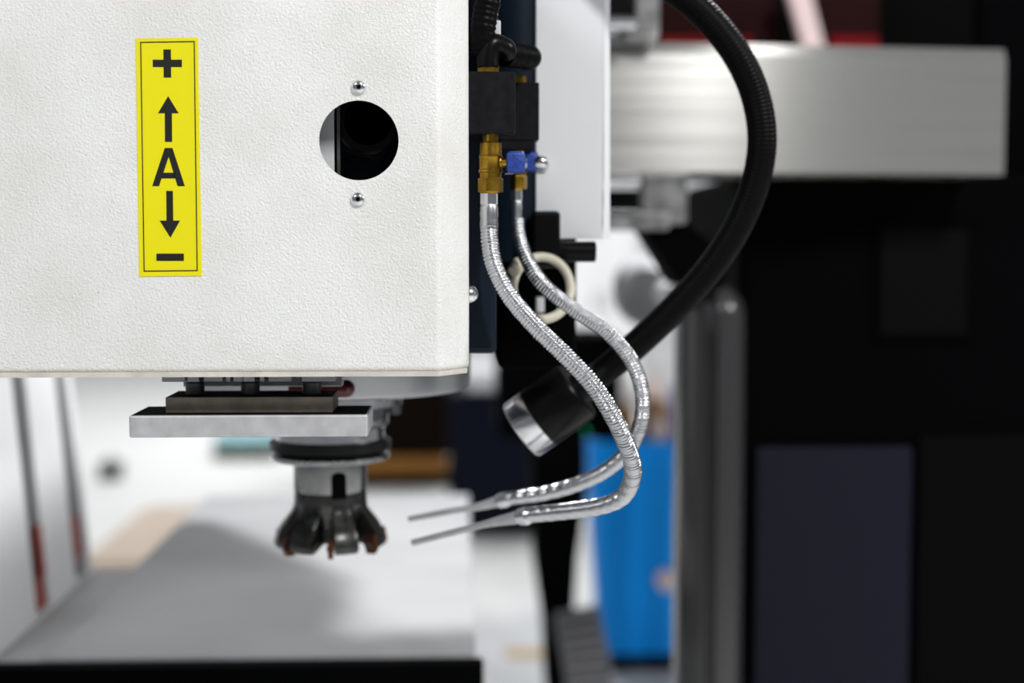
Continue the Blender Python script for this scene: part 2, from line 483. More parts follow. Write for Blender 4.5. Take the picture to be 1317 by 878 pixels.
# ------------------------------------------------------------------ axis sticker
ysk = YF - 0.0005
sroot = thing('axis_sticker', P(217, 356, ysk), 'yellow sticker with black plus, minus, arrows and letter A on white cover', 'sticker')
def flat(name, polys, m, lift, parent, th=0.00012):
    b = None
    for poly in polys:
        b = prism([P(x, y, ysk) - Vector((0, lift, 0)) for x, y in poly], (0, -th, 0), b)
    return obj(name, b, m, parent)
flat('backing', [[(174.5, 49.5), (254.5, 48.5), (259.5, 354.5), (179, 355.5)]], 'label_yellow', -0.00055, sroot, 0.0006)
def q(a, b_, w):     # line of width w between two points
    ax, ay = a; bx, by = b_
    L = math.hypot(bx-ax, by-ay); nx, ny = -(by-ay)/L*w/2, (bx-ax)/L*w/2
    ux, uy = (bx-ax)/L*w/2, (by-ay)/L*w/2
    return [(ax-ux+nx, ay-uy+ny), (bx+ux+nx, by+uy+ny), (bx+ux-nx, by+uy-ny), (ax-ux-nx, ay-uy-ny)]
cs = [(181.0, 54.5), (249.8, 53.5), (253.6, 347.8), (185.4, 348.6)]
flat('border_line', [q(cs[i], cs[(i+1) % 4], 1.4) for i in range(4)], 'label_black', 0.0001, sroot)
flat('plus_sign', [[(210.2, 63.6), (219.8, 63.6), (220, 76.8), (234, 76.8), (234, 86.2), (220.1, 86.2), (220.2, 99.8), (210.6, 99.8), (210.5, 86.2), (196.6, 86.2), (196.5, 76.8), (210.3, 76.8)]], 'label_black', 0.0001, sroot)
flat('up_arrow', [[(216.3, 123.6), (229.8, 145.6), (221.2, 145.6), (221.4, 182.4), (212.2, 182.4), (212.0, 145.6), (203.2, 145.6)]], 'label_black', 0.0001, sroot)
flat('letter_a', [[(195.8, 239.3), (212.0, 190.2), (221.8, 190.2), (217.0, 201.5), (204.6, 239.3)],
                  [(217.0, 201.5), (221.8, 190.2), (237.8, 239.3), (228.4, 239.3)],
                  [(207.8, 229.4), (210.2, 222.0), (224.0, 222.0), (226.2, 229.4)]], 'label_black', 0.0001, sroot)
flat('down_arrow', [[(213.9, 245.4), (222.4, 245.4), (222.9, 283.6), (231.6, 283.6), (219.2, 305.6), (205.4, 283.6), (214.2, 283.6)]], 'label_black', 0.0001, sroot)
flat('minus_sign', [[(201.2, 326), (236.5, 326), (236.5, 335.4), (201.2, 335.4)]], 'label_black', 0.0001, sroot)

# ------------------------------------------------------------------ clamp plate hanging under the cover
YP = 0.935
a = P(166, 563, YP); b_ = P(473, 533, YP)
plate = thing('clamp_plate', ((a.x+b_.x)/2, YP+0.03, a.z), 'flat steel plate with brown block hung on three posts under the white cover', 'clamp plate')
ztop = b_.z
sp_ = obj('steel_plate', box(a.x, b_.x, YP, YP+0.056, a.z, ztop, 0.0013, 2), 'steel_ground', plate, label='light grey ground steel plate')
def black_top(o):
    o.data.materials.append(MATS['top_shade_black'])
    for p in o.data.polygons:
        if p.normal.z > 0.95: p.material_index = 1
YB = 0.948
a2 = P(213, 530, YB); b2 = P(428, 510, YB)
zb2 = b2.z
sb_ = obj('spacer_block', box(a2.x, b2.x, YB, YB+0.044, ztop, zb2, 0.0004, 1), 'brown_steel', plate, label='brown weathered steel spacer block')
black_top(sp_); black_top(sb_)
zhem = P(0, 470, 0.95).z
for px in (251, 322, 401):
    c = P(px, 500, 0.972)
    p = obj('post', lathe([(zb2, 0.0064), (zb2+0.0075, 0.0064), (zb2+0.0085, 0.0055), (zb2+0.0087, 0.0042), (ca.z-0.0003, 0.0042)], (c.x, 0.972, 0), (0, 0, 1), 24), 'steel_dark', plate, smooth='split')
    obj('post_nut', lathe([(zb2+0.0087, 0.0075), (zb2+0.013, 0.0075)], (c.x, 0.972, 0), (0, 0, 1), 6), 'steel', p)
# slotted strip between posts and casting
for x0, x1 in ((208, 238), (262, 286), (290, 296), (300, 312), (334, 340), (345, 375), (388, 430)):
    obj('mounting_tab', pbox(x0, x1, 474, 491.0, 0.962, 0.020, 0.0004, 1), 'steel_ground', plate)
obj('mounting_bar', pbox(236, 440, 468, 497.5, 0.997, 0.012, 0.0005, 1), 'steel_ground', plate)

# ------------------------------------------------------------------ face mill in the spindle
tool = thing('face_mill', (sc.x, YS, zS(706)), 'indexable face milling cutter in a flanged tool holder below the spindle', 'milling cutter')
k_ = YS/F
def R(px): return px*k_
def tl(name, prof, m, lab=None, seg=64, par=None):
    return obj(name, lathe([(zS(y), R(r)) for r, y in prof][::-1], (sc.x, YS, 0), (0, 0, 1), seg), m, par or tool, smooth='split', label=lab)
tl('taper_collar', [(68, 546), (70, 548), (70, 562)], 'steel_bright')
tl('upper_flange', [(70, 562.2), (74, 563.2), (78, 566), (78, 575), (73, 578)], 'blacked_steel')
tl('groove', [(67, 577.8), (67, 581)], 'blacked_steel')
tl('lower_flange', [(73, 581), (77, 582.5), (77, 587), (75.5, 588.5), (48, 588.6)], 'steel', 'bright lower flange of the tool holder')
tl('arbor', [(47, 587.4), (47, 628), (46.3, 629)], 'steel_arbor', 'bright cylindrical arbor')
# drive key slot
ang = math.radians(-72)
d = Vector((math.cos(ang), math.sin(ang), 0)); pz = Vector((0, 0, 1)); tt = pz.cross(d)
pc = Vector((sc.x, YS, 0)) + d*R(44.5)
hw = R(9.5)
pts = []
for (u, y) in ((-1, 634), (1, 634), (1, 606), (0.75, 602.5), (0.3, 601), (-0.3, 601), (-0.75, 602.5), (-1, 606)):
    pts.append(pc + tt*(hw*u) + pz*zS(y))
obj('drive_key', prism(pts, d*R(3.6)), 'dark_void', tool)

def make_cutter():
    NT, SEG = 7, 210
    b = bmesh.new()
    ys = [629, 634, 640, 646, 652, 658, 664, 670, 676, 682, 688, 693, 697, 700]
    base = [46, 46.5, 46.5, 47, 49, 53, 58, 63, 67, 69.5, 71, 71.5, 70.5, 67]
    rings = []
    ph = math.radians(-81)
    for y, r in zip(ys, base):
        ring = []
        depth = max(0.0, min(1.0, (y-646)/26.0))       # how deep the flutes have become here
        for k in range(SEG):
            t = 2*math.pi*k/SEG
            u = ((t-ph)/(2*math.pi)*NT) % 1.0            # position inside one tooth pitch
            # u = 0: the rake face; gullet in front of it, land behind it
            if u < 0.50: g = 0.02*u                      # land
            elif u < 0.68: g = 0.01 + 0.40*((u-0.50)/0.18)**1.2
            elif u < 0.985: g = 0.41
            else: g = 0.41*(1-(u-0.985)/0.015)
            rr_ = R(r)*(1 - g*depth)
            ring.append(b.verts.new((sc.x+rr_*math.cos(t), YS+rr_*math.sin(t), zS(y if g < 0.1 else min(y, 688+0.3*(y-688))))))
        rings.append(ring)
    for i in range(len(rings)-1):
        for k in range(SEG):
            b.faces.new((rings[i][k], rings[i][(k+1) % SEG], rings[i+1][(k+1) % SEG], rings[i+1][k]))
    b.faces.new(rings[0]); b.faces.new(rings[-1][::-1])
    o = obj('cutter_body', b, 'steel_cutter', tool, smooth='split', label='dark fluted cutter body')
    for k in range(NT):
        t = ph + 2*math.pi*k/NT - 0.012
        rad = Vector((math.cos(t), math.sin(t), 0)); tan = Vector((-math.sin(t), math.cos(t), 0))
        O = Vector((sc.x, YS, 0))
        def at(r, y): return O + rad*R(r) + Vector((0, 0, zS(y)))
        poly = [at(57, 682), at(71, 680), at(74.5, 697), at(71, 704), at(60, 704.5), at(56.5, 694)]
        ins = obj('carbide_insert', prism([p - tan*0.0006 for p in poly], -tan*0.0042), 'carbide', tool, label='copper coloured carbide insert')
        cc_ = at(64.5, 692.5) - tan*0.0048
        obj('insert_screw', cyl(cc_, cc_ - tan*0.001, 0.0021, 10), 'steel_dark', ins)
make_cutter()

# ------------------------------------------------------------------ manifold blocks, valves, hoses
# front manifold block
Y1 = 0.955
m1 = thing('manifold_block', P(634, 172, Y1+0.02), 'larger black manifold block with brass fitting beside the white cover', 'manifold')
obj('block', pbox(596, 663, 92, 171.5, Y1, 0.022, 0.0007, 1), 'black_anodised', m1)
c = P(628, 93, Y1+0.0125)
cx_ = P(628, 93, Y1+0.0125)
obj('brass_collar', lathe([(-0.001, 0.0072), (0.0038, 0.0072), (0.0044, 0.0066)], cx_, (0, 0, 1), 6), 'brass', m1)
zt = P(0, 171.5, Y1).z
# back manifold block
Y2 = 1.03
m2 = thing('manifold_block', P(676, 190, Y2+0.02), 'smaller black manifold block partly behind the larger one', 'manifold')
obj('block', pbox(640, 693.5, 106, 180, Y2, 0.022, 0.0007, 1), 'black_anodised', m2)
obj('block_step', pbox(640, 687, 180, 192, Y2+0.001, 0.020, 0.0007, 1), 'black_anodised', m2)
c = P(667, 106.5, Y2+0.0125)
obj('brass_collar', lathe([(-0.001, 0.0055), (0.0045, 0.0055), (0.005, 0.005)], c, (0, 0, 1), 6), 'brass', m2)

def ball_valve(px, Y, ys, w, label, hside, hbox, S):
    """ys: pixel heights stub top, body top, ring1, ring2, nut top, nut bottom"""
    c = P(px, ys[0], Y)
    root = thing('ball_valve', (c.x, Y, P(px, ys[5], Y).z), label, 'valve')
    def z(py): return P(px, py, Y).z
    O = (c.x, Y, 0)
    r = mm(w/2, Y)
    obj('stub', lathe([(z(ys[1])-0.001, r*0.62), (z(ys[0])+0.001, r*0.62)], O, (0, 0, 1), 20), 'brass', root, smooth='split')
    prof = [(ys[4], r*0.86), (ys[3]+1, r*0.90), (ys[3], r*1.0), (ys[3]-3, r*1.0), (ys[3]-4, r*0.92), (ys[2]+2, r*0.92), (ys[2]+1, r*0.97), (ys[2]-1.5, r*0.97), (ys[2]-2.5, r*0.90), (ys[1]+1.5, r*0.88), (ys[1], r*0.80)]
    obj('body', lathe([(z(y), q_) for y, q_ in prof], O, (0, 0, 1), 28), 'brass', root, smooth='split')
    obj('hex_nut', lathe([(z(ys[5]), r*1.0), (z(ys[5])+0.0006, r*1.06), (z(ys[4])-0.0006, r*1.06), (z(ys[4]), r*1.0)], O, (0, 0, 1), 6, phase=math.radians(8)), 'brass', root)
    # stem boss reaching out to the lever
    hz = (z(hbox[1]) + z(hbox[3]))/2
    hx0 = P(hbox[0], 0, Y).x
    st = Vector((c.x + r*0.6, Y, hz)); en = Vector((hx0+0.002, Y-0.001, hz))
    obj('stem_boss', lathe([(0, r*0.62), ((en-st).length*0.35, r*0.55), ((en-st).length*0.36, r*0.38), ((en-st).length, r*0.38)], st, en-st, 18), 'brass', root, smooth='split')
    h = obj('lever', lever(hbox, Y, S), 'blue_vinyl', root, label='blue vinyl coated lever', smooth=True)
    return root, h

def lever(hb, Y, S):
    a = P(hb[0], hb[3], Y); b = P(hb[2], hb[1], Y)
    return box(a.x, b.x, Y-S, Y+S*0.6, a.z, b.z, min((b.x-a.x), (b.z-a.z))*0.22, 4)

YV = Y1 + 0.0115
v1, h1 = ball_valve(631, YV, (171, 182.5, 202, 221.5, 229, 247.5), 31, 'brass ball valve with blue lever below the larger manifold block', 1, (651, 195, 675, 223), 0.008)
a = P(649, 223.5, YV-0.006)
obj('lever_steel', prism([P(649, 224.5, YV-0.004), P(650, 222.5, YV-0.004), P(661, 221.8, YV-0.004), P(661, 223.8, YV-0.004)], (0, 0.008, 0)), 'steel_bright', h1)
YV2 = Y2 + 0.0115
v2, h2 = ball_valve(667, YV2, (191, 196, 208, 220, 226, 243), 21, 'brass ball valve with blue lever behind the nearer valve', 1, (673, 195.5, 692, 221), 0.006)
c = P(690, 209, YV2-0.002)
obj('lever_bolt', lathe([(0, 0.0052), (0.003, 0.0052), (0.006, 0.0048), (0.0078, 0.003), (0.0082, 0.0001)], c, (1, -0.25, 0), 20), 'steel_bright', h2, smooth='split')
obj('lever_washer', cyl(P(675.4, 209, YV2-0.004), P(676.8, 209, YV2-0.004), 0.0058, 20), 'steel_bright', h2)

def hose(label, pts, r0, nut, fer, nozzle, YA):
    """nut: (px, y0, y1, w), fer: (px, y0, y1, w) in pixels at distance YA; pts: (px, py, Y); nozzle: cone start, tube start, tip"""
    top = P(nut[0], nut[1], YA)
    root = thing('coolant_hose', (top.x, YA, top.z-0.05), label, 'hose', 'braided coolant hoses')
    def z(px, py): return P(px, py, YA).z
    O = (P(nut[0], nut[1], YA).x, YA, 0)
    w = mm(nut[3]/2, YA)
    obj('hose_nut', lathe([(z(0, nut[2])+0.0, w*0.98), (z(0, nut[2])+0.0007, w*1.08), (z(0, nut[1])-0.0005, w*1.08), (z(0, nut[1])+0.0006, w*0.95)], O, (0, 0, 1), 6, phase=math.radians(20)), 'steel_bright', root)
    wf = mm(fer[3]/2, YA)
    f = []
    n = 8
    for i in range(n+1):
        y = fer[2] + (fer[1]-fer[2])*i/n
        f.append((z(0, y), wf*(0.97 + (0.05 if i in (2, 5) else 0.0) - (0.1 if i == n else 0))))
    obj('ferrule', lathe(f, O, (0, 0, 1), 10), 'steel', root, smooth='split')
    path = spline([P(*p) for p in pts], 0.0004)
    nb = 9; kz = 2*math.pi/0.0062
    def rf(s, t):
        a_ = math.sin(nb*t + kz*s); b_ = math.sin(nb*t - kz*s)
        ringm = abs(math.cos(math.pi*s/0.0024))
        return r0*(0.85 + 0.15*ringm + 0.045*a_*b_)
    obj('braid', tube(path, rf, 44), 'steel_braid', root, smooth=True, label='braided stainless steel hose')
    e0 = path[-1]; e1 = P(*nozzle[0]); e2 = P(*nozzle[1]); e3 = P(*nozzle[2])
    dd = (path[-1]-path[-12]).normalized()
    obj('end_ferrule', lathe([(0, r0*1.0), (0.0006, r0*1.1), (0.004, r0*1.14), (0.0085, r0*1.02), (0.009, r0*0.9)], e0 - dd*0.003, (e1-e0).normalized(), 24), 'steel_bright', root, smooth='split')
    L = (e2-e0).length
    rn = nozzle[3]
    npath = spline([e0 + (e1-e0)*0.15, e1, e2, (e2+e3)/2, e3], 0.002)
    tot = sum((q1-q0).length for q0, q1 in zip(npath, npath[1:]))
    Lc = (e1-e0).length*1.1
    def rf2(s, t):
        if s < Lc:
            u = s/Lc
            return r0*0.86*(1-u) + rn*u
        return rn
    nz = obj('nozzle', tube(npath, rf2, 18), 'steel_ground', root, smooth=True, label='thin bent steel nozzle tube')
    dt = (npath[-1]-npath[-2]).normalized()
    obj('bore', cyl(npath[-1]-dt*0.0002, npath[-1]+dt*0.0002, rn*0.7, 14), 'dark_void', nz)
    return root

hose('braided steel coolant hose from the nearer ball valve, crossing in front', [
    (629, 292, YV), (630, 312, YV-0.002), (636, 342, YV-0.006), (655, 380, YV-0.014), (690, 421, YV-0.026), (728, 458, YV-0.034),
    (764, 497, YV-0.038), (791, 540, YV-0.034), (809, 580, YV-0.022), (814, 610, YV-0.006), (802, 637, YV+0.014), (776, 650, YV+0.034), (735, 656.5, YV+0.056), (690, 661, YV+0.078), (676, 663, YV+0.084)],
    0.0061, (629, 247, 263, 22), (629, 262, 296, 23.5), ((632, 672, 1.07), (600, 680, 1.083), (531, 697.5, 1.11), 0.0026), YV)
hose('braided steel coolant hose from the rear valve, looping behind the other', [
    (665, 282, YV2), (667, 302, YV2-0.002), (676, 330, YV2-0.006), (698, 365, YV2-0.014), (738, 398, YV2-0.024), (781, 427, YV2-0.032),
    (812, 464, YV2-0.034), (826, 505, YV2-0.03), (824, 545, YV2-0.022), (808, 578, YV2-0.008), (780, 604, YV2+0.012), (744, 622, YV2+0.032), (700, 634.5, YV2+0.05), (660, 640, YV2+0.064), (650, 642, YV2+0.068)],
    0.0055, (664, 243, 258, 15), (665, 257, 285, 15), ((612, 652, 1.117), (580, 657, 1.125), (527, 667, 1.15), 0.0025), YV2)

# black air hose with elbow on top of the front manifold
ah = thing('air_hose', P(630, 86, Y1+0.0125), 'black corrugated hose with elbow on top of the manifold block', 'hose')
c = cx_
zz = P(628, 86.5, Y1).z
obj('elbow', tube(spline([Vector((c.x, c.y, c.z+0.003)), Vector((c.x, c.y, c.z+0.012)), Vector((c.x+0.003, c.y+0.001, c.z+0.0185)), Vector((c.x+0.011, c.y+0.005, c.z+0.0165)), P(650, 70, 0.976)], 0.001), lambda s, t: 0.0075, 20), 'black_plastic', ah, smooth=True)
pth = spline([P(648, 69.8, 0.976), P(663, 71, 0.996), P(676, 73, 1.02), P(681, 74, 1.045), P(677, 75, 1.08)], 0.0008)
obj('corrugated_hose', tube(pth, lambda s, t: 0.0080*(1+0.11*math.sin(2*math.pi*s/0.0046)), 24), 'black_rubber', ah, smooth=True)
pth = spline([Vector((c.x-0.004, c.y+0.004, c.z+0.014)), P(621, 40, 0.966), P(625, 12, 0.966), P(628, -14, 0.966), P(628, -150, 0.966)], 0.0008)
obj('riser_hose', tube(pth, lambda s, t: 0.0085*(1+0.04*math.sin(2*math.pi*s/0.004)), 24), 'black_rubber', ah, smooth=True)
obj('hose_clip', pbox(633.5, 644, 26, 56, 0.978, 0.004, 0.0008), 'white_sheet', ah)
pth = spline([P(637, 24, 0.978), P(638, 10, 0.978), P(643, -10, 0.978)], 0.002)
obj('cable', tube(pth, lambda s, t: 0.0017, 10), 'white_sheet', ah, smooth=True)

# ------------------------------------------------------------------ gooseneck lamp
lamp = thing('gooseneck_lamp', P(693, 570, 1.09), 'black gooseneck work lamp with a silver front ring', 'lamp')
p_ring0 = P(656.5, 555, 1.068); p_ring1 = P(680, 538.0, 1.075)      # along the axis
axis = (P(681.5, 546.5, 1.09) - P(741, 502.5, 1.09)); axis = (axis + Vector((0, 0.006, 0))).normalized()
pc = P(693, 537.5, 1.09); rl = mm(41, 1.09); 
Lr = mm(28, 1.09)
obj('front_ring', lathe([(0, rl*0.99), (Lr*0.93, rl*0.99), (Lr, rl*0.96), (Lr, rl*0.82), (Lr*0.8, rl*0.80)], pc, axis, 56, cap=False), 'steel_bright', lamp, smooth='split', label='silver turned front ring')
obj('lens', lathe([(Lr*0.7, rl*0.81), (Lr*0.82, rl*0.81)], pc, axis, 40), 'lamp_glass', lamp)
Lb = mm(64, 1.09)
obj('lamp_body', lathe([(-Lb-mm(16, 1.09), rl*0.36), (-Lb-mm(14, 1.09), rl*0.52), (-Lb, rl*0.55), (-Lb+0.0005, rl*0.93), (-Lb+0.003, rl), (0, rl)], pc, axis, 56), 'black_plastic', lamp, smooth='split')
e = pc - axis*(Lb + mm(10, 1.09))
gp = [e, P(775, 479, 1.09), P(815, 446, 1.085), P(862, 402, 1.08), P(908, 352, 1.075), P(945, 298, 1.07), P(970, 240, 1.065), P(980, 184, 1.06), P(973, 128, 1.06), P(950, 74, 1.06), P(912, 25, 1.065), P(866, -14, 1.07), P(800, -55, 1.078), P(752, -92, 1.086)]
so_ = P(748, -95, 1.086)
obj('mounting_socket', cyl((so_.x, 1.068, so_.z), (so_.x, 1.0998, so_.z), 0.017, 28, 0.002), 'black_plastic', lamp, smooth='split')
gpath = spline(gp, 0.0006)
rg = mm(18.8, 1.065)
obj('gooseneck', tube(gpath, lambda s, t: rg*(1+0.018*math.sin(2*math.pi*s/0.0030)), 32), 'black_rubber', lamp, smooth=True, label='black ribbed flexible neck')

# ------------------------------------------------------------------ white guard sheet, connector, cable loop
YG = 1.10
g = thing('guard_sheet', P(737, 307, YG), 'flat white sheet metal guard between valves and milled beam', 'guard')
obj('sheet', pbox(689, 777, -160, 307, YG, 0.002, 0.0005, 1), 'white_sheet', g)
obj('fold', prism([P(776.5, 307, YG), P(784.5, 307, YG+0.006), P(784.5, -160, YG+0.006), P(776.5, -160, YG)], (0, 0.002, 0)), 'white_sheet', g)
for (x, y) in ((699, 205),):
    c = P(x, y+7, YG)
    obj('guard_bolt', lathe([(0, 0.0045), (0.003, 0.0045), (0.005, 0.003), (0.0055, 0.0001)], c, (0, -1, 0), 18), 'steel', g, smooth='split')

cn = thing('cable_connector', P(715, 340, 1.07), 'black square connector with round plug below the white guard sheet', 'connector')
obj('housing', pbox(684, 721, 271, 345, 1.075, 0.024, 0.003), 'black_plastic', cn)
obj('plug', cyl(P(716, 323.5, 1.085), P(766, 323.5, 1.085), mm(13.5, 1.085), 28, 0.001), 'black_plastic', cn, smooth='split')
obj('plug_nut', cyl(P(718, 323.5, 1.085), P(728, 323.5, 1.085), mm(15.5, 1.085), 12), 'black_plastic', cn)

cl = [];  c = P(697, 370, 1.06); rl_ = mm(38.5, 1.06)
for k in range(72):
    t = 2*math.pi*k/72
    cl.append(c + Vector((rl_*math.cos(t)*0.98, 0.012*math.sin(t+0.5), rl_*math.sin(t)*1.03)))
loop = thing('cable_loop', c - Vector((0, 0, rl_)), 'cream coloured cable loop behind the braided hoses', 'cable')
obj('loop', tube(cl, lambda s, t: mm(6.2, 1.06), 16, closed=True), 'cream_pvc', loop, smooth=True)
obj('tie', cyl(P(660, 350, 1.05), P(668, 336, 1.06), mm(8, 1.06), 14, 0.001), 'cream_pvc', loop, smooth='split')

# ------------------------------------------------------------------ milled cross beam and its guides
bm = bmesh.new()
A0 = P(780, 221, 1.70); A1 = P(1291, 222.5, 1.75)
T0 = P(780, 47, 1.70); T1 = P(1291, 68, 1.75)
zl0, zl1 = A0.z, (T0.z+T1.z)/2
dx = Vector((A1.x-A0.x, 0.05, 0)); nrm = Vector((-dx.y, dx.x, 0)).normalized()
ch = 0.013
sec = [(0, zl0), (0, zl1-ch), (0.006, zl1), (0.22, zl1), (0.22, zl0)]
pts = [Vector((A0.x, 1.70, 0)) + nrm*u + Vector((0, 0, z)) for u, z in sec]
obj('cross_beam', prism(pts, dx), 'aluminium_milled', None, 'broad milled aluminium cross beam behind the black gooseneck', 'beam')

gb = thing('guide_bracket', P(835, 300, 1.62), 'grey slide bracket with bright rod end under the milled beam', 'bracket')
obj('block', pbox(826, 884, 222.5, 288, 1.70, 0.05, 0.004), 'grey_guide', gb)
obj('web', pbox(778, 862, 272, 296, 1.69, 0.05, 0.004), 'grey_guide', gb)
obj('rod', cyl(P(770, 232, 1.66), P(824, 232, 1.66), mm(8, 1.66), 20, 0.001), 'steel_bright', gb, smooth='split')
obj('seal', pbox(775, 824, 244, 270, 1.68, 0.03, 0.003), 'black_rubber', gb)
gb2 = thing('guide_bracket', P(820, 55, 1.6), 'grey slide bracket with bright rod end above the milled beam', 'bracket')
obj('block', pbox(816, 849, -50, 49, 1.70, 0.05, 0.004), 'grey_guide', gb2)
obj('rod', cyl(P(770, 31, 1.66), P(818, 31, 1.66), mm(8.5, 1.66), 20, 0.001), 'steel_bright', gb2, smooth='split')
obj('seal', pbox(772, 818, -50, 20, 1.69, 0.03, 0.003), 'black_rubber', gb2)
obj('foot', pbox(778, 845, 44, 56, 1.68, 0.02, 0.004), 'grey_guide', gb2)

# ------------------------------------------------------------------ black machine base on the right
mb = thing('machine_cabinet', (0.45, 2.0, 0), 'tall black machine base with navy door below the milled beam', 'machine')
a = P(952, 223, 1.86)
xr_ = P(1480, 223, 1.86).x
obj('base_body', box(a.x, xr_, 1.86, 2.32, 0, a.z, 0.01), 'black_paint', mb)
obj('upright', box(P(1262, 0, 2.0).x, xr_, 2.02, 2.5, a.z, CAMZ+0.6, 0.01), 'black_paint', mb)
d0 = P(972, 575, 1.85); d1 = P(1173, 575, 1.85)
obj('door', box(d0.x, d1.x, 1.846, 1.86, 0.12, d0.z, 0.004), 'navy_panel', mb, label='dark navy door panel')
d2 = P(1182, 560, 1.85)
obj('side_panel', box(d2.x, xr_-0.02, 1.850, 1.86, 0.12, d2.z, 0.004), 'charcoal', mb)
# recessed window frame
w0 = P(1128, 437, 1.85); w1 = P(1258, 286, 1.85)
fr = 0.006
fbm = None
for (x0, x1, z0, z1) in ((w0.x, w1.x, w0.z, w0.z+fr), (w0.x, w1.x, w1.z-fr, w1.z), (w0.x, w0.x+fr, w0.z+fr, w1.z-fr), (w1.x-fr, w1.x, w0.z+fr, w1.z-fr)):
    fbm = box(x0, x1, 1.853, 1.86, z0, z1, 0.0, 1, fbm)
obj('hatch_frame', fbm, 'black_paint', mb)
obj('hatch', box(w0.x+fr, w1.x-fr, 1.857, 1.8605, w0.z+fr, w1.z-fr), 'dark_void', mb)

# glossy rounded cover in front of the base
gc = thing('column_cover', (P(918, 600, 1.75).x, 1.8, 0), 'glossy dark grey rounded cover beside the blue bin', 'cover')
b = bmesh.new()
xa = P(860, 600, 1.855).x; xb = P(964, 600, 1.74).x; zt_ = P(900, 362, 1.74).z
obj('shell', box(xa, xb, 1.735, 1.855, 0.0, zt_, 0.045, 8), 'dark_gloss', gc, smooth=True)
obj('seam', box(xb-0.052, xb-0.050, 1.733, 1.737, 0.05, zt_-0.06), 'black_rubber', gc)
# black wedge hood
hd = [P(826, 292, 1.72), P(880, 282, 1.72), P(935, 330, 1.72), P(930, 372, 1.72), P(872, 366, 1.72)]
obj('hood', prism(hd, (0, 0.10, 0)), 'black_paint', None, 'black angled hood under the slide bracket', 'hood')

# ------------------------------------------------------------------ red machine above the beam
YR = 3.2
rm_ = thing('red_machine', (P(1050, 60, YR).x, YR+0.4, 0), 'dark red machine with a pale slanted strut behind the milled beam', 'machine')
obj('body', box(P(838, 0, YR).x, P(1262, 0, YR).x, YR, YR+0.8, CAMZ+0.30, CAMZ+0.95, 0.01), 'machine_red', rm_)
for xx in (1060, 1230):
    for yo in (0.1, 0.65):
        obj('leg', box(P(xx, 0, YR).x, P(xx, 0, YR).x+0.08, YR+yo, YR+yo+0.08, 0, CAMZ+0.30), 'machine_red', rm_)
obj('red_ledge', box(P(846, 0, YR).x, P(962, 0, YR).x, YR-0.05, YR, P(0, 74, YR).z, P(0, 48, YR).z), 'machine_red_bright', rm_)
obj('red_ledge', box(P(1062, 0, YR).x, P(1188, 0, YR).x, YR-0.05, YR, P(0, 78, YR).z, P(0, 46, YR).z), 'machine_red_bright', rm_)
st = [P(1012, -20, YR-0.12), P(1040, -20, YR-0.12), P(1060, 60, YR-0.12), P(1064, 90, YR-0.12), P(1036, 90, YR-0.12), P(1034, 60, YR-0.12)]
obj('strut', prism(st, (0, 0.03, 0)), 'pink_white', rm_, label='pale pinkish slanted strut')
obj('groove', prism([P(998, -20, YR-0.01), P(1010, -20, YR-0.01), P(1032, 80, YR-0.01), P(1004, 80, YR-0.01)], (0, 0.02, 0)), 'dark_void', rm_)
obj('rib', prism([P(1215, -20, YR-0.06), P(1228, -20, YR-0.06), P(1254, 70, YR-0.06), P(1240, 70, YR-0.06)], (0, 0.05, 0)), 'machine_red', rm_)

# ------------------------------------------------------------------ machine table
ZT = CAMZ - 0.435
f0 = PZ(50, 848, ZT); f1 = PZ(612, 848, ZT)
YT = f0.y
yend = 2.51
tb = thing('machine_table', ((f0.x+f1.x)/2, (YT+yend)/2, 0), 'long ground steel machine table under the cutter', 'table')
obj('table_top', box(f0.x, f1.x, YT, yend, ZT-0.06, ZT, 0.004), 'table_iron', tb)
obj('side_ledge', box(-0.499, f0.x-0.001, YT, 1.95, ZT-0.05, ZT-0.004, 0.002), 'table_iron', tb)
ap = P(622, 851, YT-0.02)
obj('front_apron', box(f0.x-0.25, ap.x, YT-0.03, YT-0.002, ZT-0.16, ZT-0.001, 0.003), 'black_paint', tb, label='black apron along the table front')
obj('saddle', box(f0.x+0.04, f1.x-0.04, YT+0.05, yend-0.1, 0.45, ZT-0.06, 0.01), 'cast_grey', tb)
obj('bed', box(f0.x+0.02, f1.x-0.02, YT+0.02, yend-0.05, 0, 0.45, 0.01), 'cast_grey', tb)

# ------------------------------------------------------------------ white cabinets standing left of the table
XL = -0.50
def leaning_panel(px0, px1, px2, label, marks=()):
    """white cabinet left of the table, its long face looking across the table; px0..px1 white face, px1..px2 dark seal"""
    ya, yb, yc = [-XL*F/(VPX - p) for p in (px0, px1, px2)]
    root = thing('white_cabinet', (XL-0.06, (ya+yb)/2, 0), label, 'cabinet')
    zt0 = CAMZ + 0.2
    def sx(z): return XL - 0.085*max(0, z-ZT)
    def slab(name, y0, y1, z0, z1, xo, t, m, par=root):
        pts = [Vector((sx(z0)+xo, y0, z0)), Vector((sx(z0)+xo, y1, z0)), Vector((sx(z1)+xo, y1, z1)), Vector((sx(z1)+xo, y0, z1))]
        return obj(name, prism(pts, (-t, 0, 0)), m, par)
    slab('plinth', ya, yc, 0, ZT, 0, 0.12, 'white_enamel')
    slab('face_panel', ya, yb, ZT, zt0, 0, 0.12, 'white_enamel')
    sl = slab('side_seal', yb, yc, ZT, zt0, -0.008, 0.10, 'grey_gasket')
    for (f0_, f1_, za, zb_) in marks:
        slab('red_mark', yb+(yc-yb)*f0_, yb+(yc-yb)*f1_, ZT+za, ZT+zb_, 0.001, 0.006, 'red_tag')
    return root
leaning_panel(-14, 46, 62, 'wide leaning white cabinet with a red mark low on its dark seal', [(0.05, 0.7, 0.006, 0.042), (0.55, 0.95, 0.042, 0.10)])
